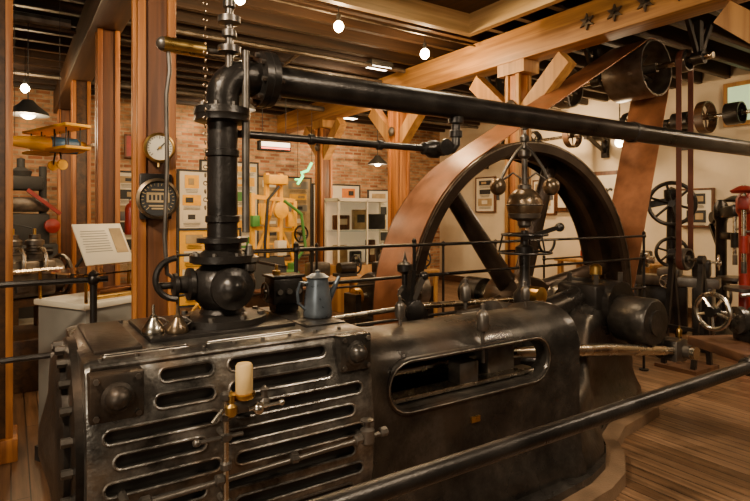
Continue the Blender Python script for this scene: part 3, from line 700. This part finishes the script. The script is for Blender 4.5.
# ------------------------------------------------------------------ machines at the left back
def vengine(name,loc,rz,s,m1,m2):
    b=B(name); b.at(loc,rz,s)
    b.box((0,0,.3),(1.1,.5,.06),BEAMD)
    for x in(-.45,.45):
        for y in(-.2,.2): b.box((x,y,.135),(.08,.08,.27),BEAMD)
    b.box((0,0,.52),(.85,.36,.36),m1,bev=.04)
    for i in range(4):
        x=-.3+.2*i
        b.lathe((x,0,.70),(0,0,1),[(.085,0),(.085,.04),(.07,.05),(.07,.07),(.085,.08),(.085,.1),(.07,.11),(.07,.13),(.085,.14),(.085,.18),(.05,.2),(.05,.24),(0,.24)],m1,16)
        b.tube([(x,-.07,.8),(x,-.16,.8),(x,-.2,.74),(x,-.2,.6)],.022,m2)
        b.cyl((x,0,.94),(x,0,1.0),.014,BRASS)
        b.box((x,-.19,.45),(.12,.03,.10),GUN,bev=.01)
    b.tube([(-.4,-.2,.6),(.45,-.2,.6)],.03,m2); b.cyl((.43,0,.52),(.52,0,.52),.17,GUN,n=24); b.wheel((.56,0,.52),(1,0,0),.2,.02,GUN,6)
    b.cyl((-.43,0,.52),(-.5,0,.52),.1,GUN); b.box((-.1,.2,.6),(.2,.12,.16),m2,bev=.02); b.lathe((-.55,0,.62),(-1,0,0),[(.02,0),(.16,.02),(.16,.03),(0,.04)],GUN,18)
    b.tube([(-.3,.05,1.0),(-.1,.15,1.05),(.1,.15,.8)],.008,INK); b.tube([(.3,.05,1.0),(.15,.15,1.05),(.1,.15,.8)],.008,INK)
    return b.done()
vengine('antique_automobile_engine',(-.08,6.6,.50),math.radians(25),1.05,GUN,STEEL)
vengine('antique_automobile_engine',(-.55,8.3,.305),math.radians(10),1.2,GUN,GUN)
b=B('engine_display_platform'); b.bb(-.95,.58,6.2,7.1,0,.495,BEAMD,bev=.01); b.done()
b=B('engine_display_platform'); b.bb(-1.5,.35,7.9,8.75,0,.30,GREY,bev=.01); b.done()
b=B('printing_press'); b.at((.12,9.6,0),.3,1.05)
b.box((0,0,.6),(.8,.5,1.2),INK,bev=.03); b.box((0,0,1.4),(.62,.4,.45),INK,bev=.04); b.box((-.05,-.02,1.75),(.72,.34,.2),GUN,bev=.04); b.box((0,0,2.05),(.5,.3,.2),INK,bev=.04)
for x in(-.28,.28): b.cyl((x,0,1.2),(x,0,2.3),.05,INK)
b.wheel((-.42,-.1,1.6),(1,0,0),.32,.028,INK,5,.05); b.cyl((-.42,-.1,1.6),(0,0,1.6),.03,GUN); b.lathe((0,0,2.14),(0,0,1),[(.12,0),(.14,.08),(.05,.13),(.05,.25),(0,.27)],INK,16)
b.lathe((.3,-.26,1.45),(0,-1,0),[(.10,0),(.10,.04),(.05,.06),(0,.07)],RED,18); b.cyl((-.2,-.27,1.1),(.3,-.27,1.1),.05,IRON); b.bar((0,-.25,1.95),(.40,-.3,1.62),.04,.05,RED); b.done()
b=B('model_biplane'); b.at((.20,5.74,2.33),math.radians(20),.92)
b.ecyl((-.38,0,0),(.1,0,.0),(0,1,0),.03,.03,.075,.08,YEL,14); b.ecyl((.1,0,0),(.36,0,.0),(0,1,0),.075,.08,.075,.08,BLUE,14); b.cyl((.36,0,0),(.44,0,0),.08,YEL,r2=.05); b.bar((.45,-.18,.02),(.45,.18,-.02),.015,.03,WHITE)
for z in(-.06,.15): b.box((.16,0,z),(.24,.95,.03),YEL,bev=.008)
for y in(-.38,-.14,.14,.38): 
    b.cyl((.09,y,-.06),(.09,y,.15),.007,INK,n=6); b.cyl((.22,y,-.06),(.22,y,.15),.007,INK,n=6)
b.box((-.36,0,.03),(.14,.36,.02),YEL); b.box((-.37,0,.10),(.14,.02,.17),ORANGE)
for y in(-.1,.1): b.cyl((.18,y-.01,-.2),(.18,y+.01,-.2),.05,YEL); b.cyl((.18,y,-.2),(.18,y*.4,-.05),.008,INK,n=6)
for x in(-.2,.2): b.cyl((x,0,.05),(x,0,1.595),.003,INK,n=5)
b.done()
b=B('fire_extinguisher'); b.at((.97,5.76,1.50),sc=.9)
b.lathe((0,0,0),(0,0,1),[(.055,0),(.06,.01),(.06,.28),(.045,.32),(.02,.34),(.02,.37),(0,.37)],RED,20); b.bar((-.02,0,.38),(.08,0,.42),.02,.015,INK); b.tube([(.02,0,.36),(.09,0,.3),(.09,0,.1)],.01,INK); b.box((-.085,0,.2),(.05,.04,.1),GUN)
b.done()
# ------------------------------------------------------------------ display panels
def panel(name,loc,rz,w_,z0,z1,seed,base=WHITE,frame=INK,legs=True,cols=(YEL,TAN,INK,GREEN,BLUE,ORANGE)):
    rr=random.Random(seed); b=B(name); b.at(loc,rz); h=z1-z0
    b.box((0,0,(z0+z1)/2),(w_,.04,h),base)
    for sx in(-1,1): b.box((sx*w_/2,0,(z0+z1)/2),(.03,.06,h+.03),frame)
    for z in(z0,z1): b.box((0,0,z),(w_,.06,.03),frame)
    nx=2 if w_>.6 else 1
    for ix in range(nx):
        z=z1-.07; cw=w_/nx
        while z>z0+.1:
            hh=rr.uniform(.09,.2)
            if z-hh<z0+.04: break
            m=rr.choice(cols); ww=cw*rr.uniform(.5,.85); cx=-w_/2+cw*(ix+.5)
            b.box((cx,-.024,z-hh/2),(ww,.006,hh),m)
            b.box((cx+ww*rr.uniform(-.2,.2),-.028,z-hh*.5),(ww*.4,.004,hh*.5),rr.choice((TAN,INK,WHITE)))
            for q in range(3): b.box((cx,-.024,z-hh-.022-.02*q),(ww*rr.uniform(.7,.95),.006,.006),INK)
            z-=hh+.10
    if legs:
        for sx in(-1,1): b.box((sx*w_/2,0,(z0)/2),(.04,.05,z0),frame); b.box((sx*w_/2,0,.02),(.05,.4,.04),frame)
    return b.done()
panel('exhibit_panel',(1.75,9.2,0),.1,.95,1.1,2.35,1,cols=(TAN,WHITE,TAN,INK))
panel('exhibit_panel',(2.45,8.4,0),.1,.80,.9,2.35,2,base=WHITE,cols=(YEL,TAN,WHITE,YEL))
panel('exhibit_panel',(3.15,9.3,0),0,1.0,.75,2.6,3,cols=(YEL,TAN,YEL,GREEN,TAN))
panel('exhibit_panel',(2.2,7.3,0),-.1,.8,.5,1.5,8,base=YEL,cols=(WHITE,TAN,INK))
panel('exhibit_panel',(4.35,9.7,0),0,1.1,.9,2.4,7,base=TAN,cols=(TAN,WHITE,GREY,YEL))
panel('exhibit_panel',(5.6,9.9,0),0,1.1,.9,2.3,5)
panel('exhibit_panel',(6.7,9.6,0),-.3,.9,.9,2.2,6,base=WHITE,cols=(TAN,INK,GREEN))
panel('framed_poster',(3.9,10.94,0),0,.7,1.7,2.7,11,legs=False,frame=POSTD)
panel('framed_poster',(2.2,10.94,0),0,.9,2.75,3.15,12,base=RED,legs=False,frame=POSTD,cols=(WHITE,TAN))
for (v_,z0,z1,w_,sd,ba) in ((9.3,1.75,2.55,.6,21,WHITE),(8.4,1.3,1.9,.5,22,TAN),(7.6,1.7,2.4,.55,23,WHITE),(4.55,1.5,2.1,.5,24,WHITE)):
    panel('framed_poster',(9.26,v_,0),math.radians(-90),w_,z0,z1,sd,base=ba,legs=False,frame=POSTD,cols=(TAN,TAN,INK))
b=B('wall_sign'); b.bb(9.22,9.29,5.7,7.3,1.75,2.5,POSTD,bev=.01); b.bb(9.205,9.225,5.78,7.22,1.83,2.42,WHITE)
sgn=b.done()
cu=bpy.data.curves.new('lettering','FONT'); cu.body='Boiler'; cu.size=.46; cu.extrude=.006; cu.materials.append(INK)
to=bpy.data.objects.new('lettering',cu); bpy.context.collection.objects.link(to)
to.location=(9.198,7.12,1.97); to.rotation_euler=(pi/2,0,-pi/2); to.parent=sgn
# yellow drilling-rig exhibit
b=B('yellow_pump_machine'); b.at((3.25,7.6,0),.2)
b.box((0,0,.25),(1.0,.5,.5),WHITE,bev=.02); b.box((0,-.02,.56),(.9,.42,.10),YEL,bev=.02)
for x,h in((-.38,2.0),(-.14,2.3),(.10,2.3),(.36,1.9)): b.box((x,0,.6+(h-.6)/2),(.065,.065,h-.6),YEL,bev=.01)
for z in(1.0,1.5,1.95): b.bar((-.38,0,z),(.36,0,z-.05),.05,.06,YEL)
b.bar((-.38,0,1.0),(-.14,0,1.5),.03,.04,YEL); b.bar((.36,0,1.0),(.10,0,1.5),.03,.04,YEL); b.bar((-.14,0,1.5),(.10,0,2.25),.03,.04,YEL)
b.box((-.02,-.06,2.2),(.34,.16,.14),YEL,bev=.02); b.lathe((-.02,-.16,1.75),(0,-1,0),[(.12,0),(.12,.05),(.06,.07),(0,.07)],YEL,20)
b.lathe((-.26,-.12,.61),(0,0,1),[(.10,0),(.10,.30),(.07,.34),(.04,.38),(0,.39)],WHITE,18); b.lathe((.22,-.12,.61),(0,0,1),[(.12,0),(.12,.22),(.06,.27),(.06,.36),(0,.37)],GREEN,18)
b.tube([(-.02,-.14,2.1),(-.25,-.2,1.9),(-.3,-.2,1.3),(-.26,-.14,1.0)],.022,INK); b.tube([(.10,-.1,1.9),(.34,-.2,1.7),(.42,-.2,1.2),(.24,-.14,.95)],.024,GREEN)
b.box((.02,-.12,1.2),(.16,.1,.22),WHITE,bev=.01); b.wheel((.40,-.12,1.4),(0,1,0),.12,.015,IRON,4); b.cyl((.4,-.12,1.4),(.38,0,1.4),.012,GUN); b.box((-.40,-.1,1.6),(.12,.08,.16),GREEN,bev=.01)
b.box((-.26,-.08,1.7),(.10,.08,.30),YEL,bev=.01); b.box((.23,-.08,1.62),(.14,.08,.22),YEL,bev=.01)
for i in range(6): b.box((-.36+.14*i,-.262,.30),(.1,.02,.16),(TAN,BLUE,ORANGE,TAN,GREEN,RED)[i])
b.done()
b=B('bicycle'); b.at((2.55,6.95,0),.3)
for x in(-.5,.5): b.wheel((x,0,.34),(0,1,0),.33,.015,YEL,10,.03)
b.tube([(-.5,0,.34),(-.1,0,.3),(.3,0,.75),(-.15,0,.8),(-.5,0,.34)],.016,YEL); b.tube([(-.1,0,.3),(-.18,0,.95)],.016,YEL); b.tube([(.5,0,.34),(.3,0,.75),(.26,0,.98)],.016,YEL); b.box((-.2,0,.97),(.24,.12,.05),INK,bev=.015); b.tube([(.2,-.25,1.0),(.3,-.1,1.02),(.3,.1,1.02),(.2,.25,1.0)],.013,INK)
b.done()
def case(name,loc,rz,w_,d_,h):
    rr=random.Random(int(loc[0]*10)); b=B(name); b.at(loc,rz)
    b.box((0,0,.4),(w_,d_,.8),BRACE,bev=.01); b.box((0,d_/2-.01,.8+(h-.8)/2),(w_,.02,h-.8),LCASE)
    for sx in(-1,0,1):
        for sy in(-1,1): 
            if sx or sy<0: b.box((sx*(w_/2-.015),sy*(d_/2-.015),.8+(h-.8)/2),(.03,.03,h-.8),WHITE)
    b.box((0,0,h),(w_,d_,.06),WHITE); b.box((0,-d_/2+.01,.8+(h-.8)/2),(w_-.06,.008,h-.8),GLASS)
    z=1.40; b.box((0,0,z),(w_-.05,d_-.05,.02),GLASS)
    for (x,zz,sw,sh,m) in((-.42,.81,.25,.34,TAN),(-.1,.81,.2,.22,INK),(.22,.81,.16,.42,POSTD),(.46,.81,.2,.3,GUN),(-.4,1.42,.3,.26,POSTD),(-.02,1.42,.26,.36,TAN),(.36,1.42,.32,.28,INK)):
        b.box((x,0,zz+sh/2),(sw,.12,sh),m,bev=.015)
        b.box((x,-.065,zz+sh*.55),(sw*.6,.006,sh*.4),rr.choice((INK,TAN,BRASS,WHITE)))
    return b.done()
case('glass_display_case',(5.30,8.5,0),0,1.2,.5,1.95)
case('glass_display_case',(7.6,10.3,0),0,1.2,.5,2.1)
for (x,y,rz) in((3.9,7.0,.0),(5.4,7.2,.1)):
    b=B('exhibit_table'); b.at((x,y,0),rz); b.box((0,0,.76),(1.0,.5,.05),BRACE,bev=.01)
    for sx in(-.44,.44):
        for sy in(-.2,.2): b.box((sx,sy,.37),(.06,.06,.74),BRACE)
    b.box((-.25,0,.90),(.3,.25,.22),GUN,bev=.03); b.cyl((.1,0,.9),(.35,0,.9),.09,IRON); b.wheel((.4,0,.95),(1,0,0),.13,.015,INK,5); b.box((.2,0,.8),(.3,.2,.06),INK); b.done()
# dark belt-driven dynamo set standing between the rails
b=B('belt_driven_dynamo'); b.at((4.15,5.75,0),.1)
b.box((0,0,.12),(1.3,.55,.24),BEAMD,bev=.02); b.box((-.25,0,.34),(.6,.45,.2),IRON,bev=.03); b.lathe((-.5,0,.70),(1,0,0),[(.12,0),(.26,.03),(.28,.08),(.28,.38),(.26,.43),(.12,.46),(0,.46)],IRON,28)
b.cyl((-.75,0,.70),(.55,0,.70),.03,STEEL); b.pulley((.3,0,.70),(1,0,0),.24,.16,GUN,5); b.bb(.46,.54,-.12,.12,.24,.74,IRON); b.box((-.25,0,1.03),(.24,.16,.14),IRON,bev=.02); b.torus((-.25,0,1.14),(0,1,0),.06,.012,GUN)
b.lathe((-.62,0,.70),(-1,0,0),[(.10,0),(.10,.08),(.04,.09),(0,.09)],BRASS,18); b.bb(-.76,-.68,-.12,.12,.24,.74,IRON)
b.done()
b=B('lidded_crate'); b.at((2.55,5.9,0),.3); b.box((0,0,.4),(.6,.4,.8),BEAMD,bev=.01); b.box((0,0,.82),(.64,.44,.05),POSTD,bev=.01); b.box((.0,.18,1.0),(.6,.03,.38),INK,R=Matrix.Rotation(-.3,3,'X')); b.done()
b=B('neon_sign'); b.tube([(4.15,8.7,2.22),(4.25,8.7,2.36),(4.22,8.7,2.42),(4.34,8.7,2.46),(4.42,8.7,2.60)],.022,NEONG); b.tube([(4.10,8.7,2.30),(4.22,8.7,2.30)],.014,NEONG)
for x,z in((4.15,2.24),(4.42,2.6)): b.cyl((x,8.7,z),(x,8.7,3.8),.004,INK,n=5)
b.done()
b=B('illuminated_hanging_sign'); b.at((3.5,8.2,2.78)); b.box((0,0,0),(.55,.12,.16),INK,bev=.02); b.box((0,-.065,.02),(.48,.01,.07),NEONW); b.box((0,-.065,-.04),(.48,.01,.02),NEONR)
b.cyl((-.2,0,.08),(-.2,0,1.02),.006,INK); b.cyl((.2,0,.08),(.2,0,1.02),.006,INK); b.done()
# ------------------------------------------------------------------ right machines
def drill(name,loc,rz,m1,s=1,h=2.0):
    b=B(name); b.at(loc,rz,s)
    b.lathe((0,0,0),(0,0,1),[(.3,0),(.3,.06),(.12,.12),(.07,.2),(.07,h-.3),(.1,h-.25),(.1,h-.1),(.05,h),(0,h)],m1,20)
    b.bar((0,0,h-.2),(-.42,0,h-.15),.12,.16,m1,bev=.03); b.bar((0,0,1.4),(-.35,0,1.4),.09,.1,m1,bev=.02)
    b.cyl((-.36,0,h+.05),(-.36,0,1.15),.025,STEEL); b.cyl((-.36,0,1.25),(-.36,0,1.45),.05,m1); b.cyl((-.36,0,1.02),(-.36,0,1.15),.03,GUN)
    b.bar((0,0,.8),(-.36,0,.8),.07,.08,m1); b.cyl((-.36,0,.82),(-.36,0,.86),.2,GUN,n=24)
    b.wheel((-.36,-.16,1.5),(0,1,0),.16,.014,m1,4,.03); b.cyl((-.36,-.16,1.5),(-.36,0,1.5),.015,GUN)
    b.lathe((.18,-.1,h-.25),(0,1,0),[(.16,0),(.16,.05),(.12,.05),(.12,.10),(.08,.10),(.08,.15),(0,.15)],m1,20); b.cyl((.1,0,h-.25),(.2,0,h-.25),.03,GUN)
    b.lathe((-.36,0,h-.04),(0,0,1),[(.12,0),(.14,.03),(.05,.08),(0,.09)],m1,18)
    b.bar((0,0,1.15),(.3,0,1.55),.05,.05,m1); b.wheel((.22,-.14,.55),(0,1,0),.2,.02,GUN,5); b.cyl((.22,-.14,.55),(0,0,.55),.02,GUN)
    return b.done()
drill('drill_press',(7.35,3.05,0),math.radians(20),RED,1.0,1.98)
drill('drill_press',(8.3,3.75,0),math.radians(50),IRON,1.0,1.9)
b=B('jigsaw_flywheel_machine'); b.at((8.0,4.4,0),math.radians(-60))
b.box((0,0,.35),(.6,.5,.7),IRON,bev=.05); b.box((0,0,.72),(.8,.6,.06),GUN,bev=.01); b.lathe((.1,0,.75),(0,0,1),[(.1,0),(.07,.1),(.06,1.1),(.1,1.2),(.1,1.3),(0,1.35)],IRON,16)
b.wheel((.1,-.12,1.85),(0,1,0),.30,.03,IRON,6,.05); b.cyl((.1,-.14,1.85),(.1,.1,1.85),.025,GUN); b.wheel((.1,-.12,1.15),(0,1,0),.20,.025,IRON,6,.05); b.cyl((.1,-.14,1.15),(.1,0,1.15),.025,GUN)
b.bar((-.3,-.1,.8),(-.3,-.1,1.1),.1,.1,GUN); b.bar((.1,0,1.9),(-.35,0,1.8),.07,.1,IRON); b.done()
b=B('engine_lathe'); b.at((7.05,3.85,0),math.radians(-70))
b.box((0,0,.85),(1.2,.28,.12),GUN,bev=.01); b.box((-.42,0,.4),(.22,.34,.8),IRON,bev=.03); b.box((.42,0,.4),(.22,.34,.8),IRON,bev=.03)
b.box((-.42,0,1.05),(.30,.3,.3),IRON,bev=.03); b.lathe((-.25,0,1.1),(1,0,0),[(.1,0),(.1,.05),(.05,.06),(.05,.12),(0,.12)],STEEL,20)
b.lathe((-.62,0,1.1),(1,0,0),[(.14,0),(.14,.06),(.11,.06),(.11,.12),(.08,.12),(.08,.18)],GUN,20); b.box((.40,0,1.02),(.2,.2,.22),IRON,bev=.03); b.cyl((.15,0,1.1),(.3,0,1.1),.02,STEEL); b.wheel((.58,0,1.1),(1,0,0),.09,.01,STEEL,4)
b.cyl((.45,0,1.1),(.58,0,1.1),.012,STEEL); b.box((.05,0,.96),(.25,.4,.1),GUN,bev=.02); b.wheel((.05,-.26,.86),(0,1,0),.08,.01,STEEL,4); b.cyl((.05,-.26,.86),(.05,-.14,.86),.01,STEEL); b.done()
belt('machine_belt',(PU+.0,1.2),.12,(PU,PZ),.121,3.17,3.23,BELTRED,.006)
b=B('countershaft_stand'); b.cyl((PU,3.0,1.2),(PU,3.36,1.2),.02,STEEL); b.pulley((PU,3.2,1.2),(0,1,0),.12,.1,GUN,4)
for y in(3.02,3.34): b.bar((PU,y,1.2),(PU-.18,y,0),.04,.05,IRON); b.bar((PU,y,1.2),(PU+.18,y,0),.04,.05,IRON); b.cyl((PU,y-.03,1.2),(PU,y+.03,1.2),.05,IRON)
b.bar((PU-.12,3.02,.45),(PU-.12,3.34,.45),.04,.04,IRON); b.box((PU,3.18,.02),(.5,.45,.04),TABLE)
b.done()
b=B('work_bench'); b.bb(8.55,9.25,4.9,6.8,.82,.88,BRACE,bev=.01)
for y in(5.0,6.7):
    for x in(8.62,9.18): b.bb(x-.04,x+.04,y-.04,y+.04,0,.82,BRACE)
b.bb(8.6,9.2,4.95,6.75,.25,.29,BRACE); b.box((8.9,5.3,.98),(.3,.3,.2),IRON,bev=.03); b.box((8.9,6.2,.96),(.25,.4,.16),RED,bev=.03); b.cyl((8.9,5.7,.88),(8.9,5.7,1.15),.08,GUN); b.done()
# ------------------------------------------------------------------ lamps
def bulb(u,v,z,e=40,name='bare_bulb_lamp',r=.05,ceil=3.8):
    b=B(name); b.sph((u,v,z),r,BULB,(1,1,1.1),14); b.cyl((u,v,z+r),(u,v,z+r+.07),.022,INK); b.cyl((u,v,z+r+.06),(u,v,ceil),.006,INK,n=6)
    o=b.done(); light('bulb_light','POINT',(u,v,z-r-.06),e,(1,.66,.32),.05,parent=o)
bulb(2.74,4.8,3.58,75); bulb(4.05,5.06,3.58,70,r=.055); bulb(1.7,4.75,3.62,60); bulb(.15,8.3,3.3,30); bulb(5.2,7.4,3.4,45,r=.03)
def pendant(u,v,z,e=40,r=.2):
    b=B('pendant_lamp'); b.lathe((u,v,z),(0,0,1),[(r,0),(r*.95,.03),(r*.45,.11),(r*.25,.16),(0,.17)],INK,24)
    b.sph((u,v,z+.02),r*.38,BULBW,(1,1,.8),12); b.cyl((u,v,z+.16),(u,v,3.8),.006,INK,n=6); o=b.done()
    light('pendant_light','POINT',(u,v,z-.1),e,(1,.72,.42),.06,parent=o)
pendant(.15,6.85,2.74,50,.2); pendant(5.55,8.3,2.6,45,.18); pendant(2.3,6.4,2.95,40,.18)
b=B('globe_lamp'); b.sph((7.45,4.75,2.75),.07,BULBW); b.cyl((7.45,4.75,2.8),(7.45,4.75,3.8),.008,INK); o=b.done(); light('globe_light','POINT',(7.45,4.75,2.6),32,(1,.74,.44),.07,parent=o)
WARM=(1,.72,.43)
def added_fixture(u,v,e,tgt,col=WARM,size=.35,name='added_fill_fixture'):  # fittings with area lights, added to brighten the engine front and background
    b=B(name); b.box((u,v,3.74),(size,.2,.08),INK,bev=.01); b.box((u,v,3.697),(size-.04,.16,.006),BULBW); o=b.done()
    light('added_fill_light','AREA',(u,v,3.66),e,col,size,parent=o,sx=size,target=tgt)
COOL=(1,.82,.60)
added_fixture(-1.0,1.2,175,(1.0,2.4,1.0),COOL); added_fixture(2.3,-.3,100,(2.2,2.6,.9),COOL); added_fixture(5.3,.5,110,(4.4,2.9,.6),COOL)
added_fixture(7.9,6.6,105,(9.2,7,1.8)); added_fixture(7.6,1.4,90,(8.2,4.5,1.2)); added_fixture(5.9,9.9,45,(6.2,10.9,1.6)); added_fixture(-.4,9.0,50,(.1,10.9,2)); added_fixture(3.2,9.9,45,(3.2,10.9,1.8))
added_fixture(4.2,6.25,60,(3.3,8.2,1.3))
light('unseen_front_fill','AREA',(-3.6,-1.6,2.4),85,(1,.88,.70),2.0,target=(1.5,2.4,1.0))  # unseen fill added from behind the camera, where windows are only assumed
wd=bpy.data.worlds.new('w'); bpy.context.scene.world=wd; wd.use_nodes=True
wd.node_tree.nodes['Background'].inputs[0].default_value=(1,.72,.48,1); wd.node_tree.nodes['Background'].inputs[1].default_value=.06
# camera
cd=bpy.data.cameras.new('camera'); cd.sensor_width=36; cd.lens=26.4; cd.shift_y=-36.5/750; cd.clip_start=.05
co=bpy.data.objects.new('camera',cd); bpy.context.collection.objects.link(co); co.location=(0,0,1.7)
co.rotation_euler=(pi/2,0,-math.atan2(.552,.834)); bpy.context.scene.camera=co
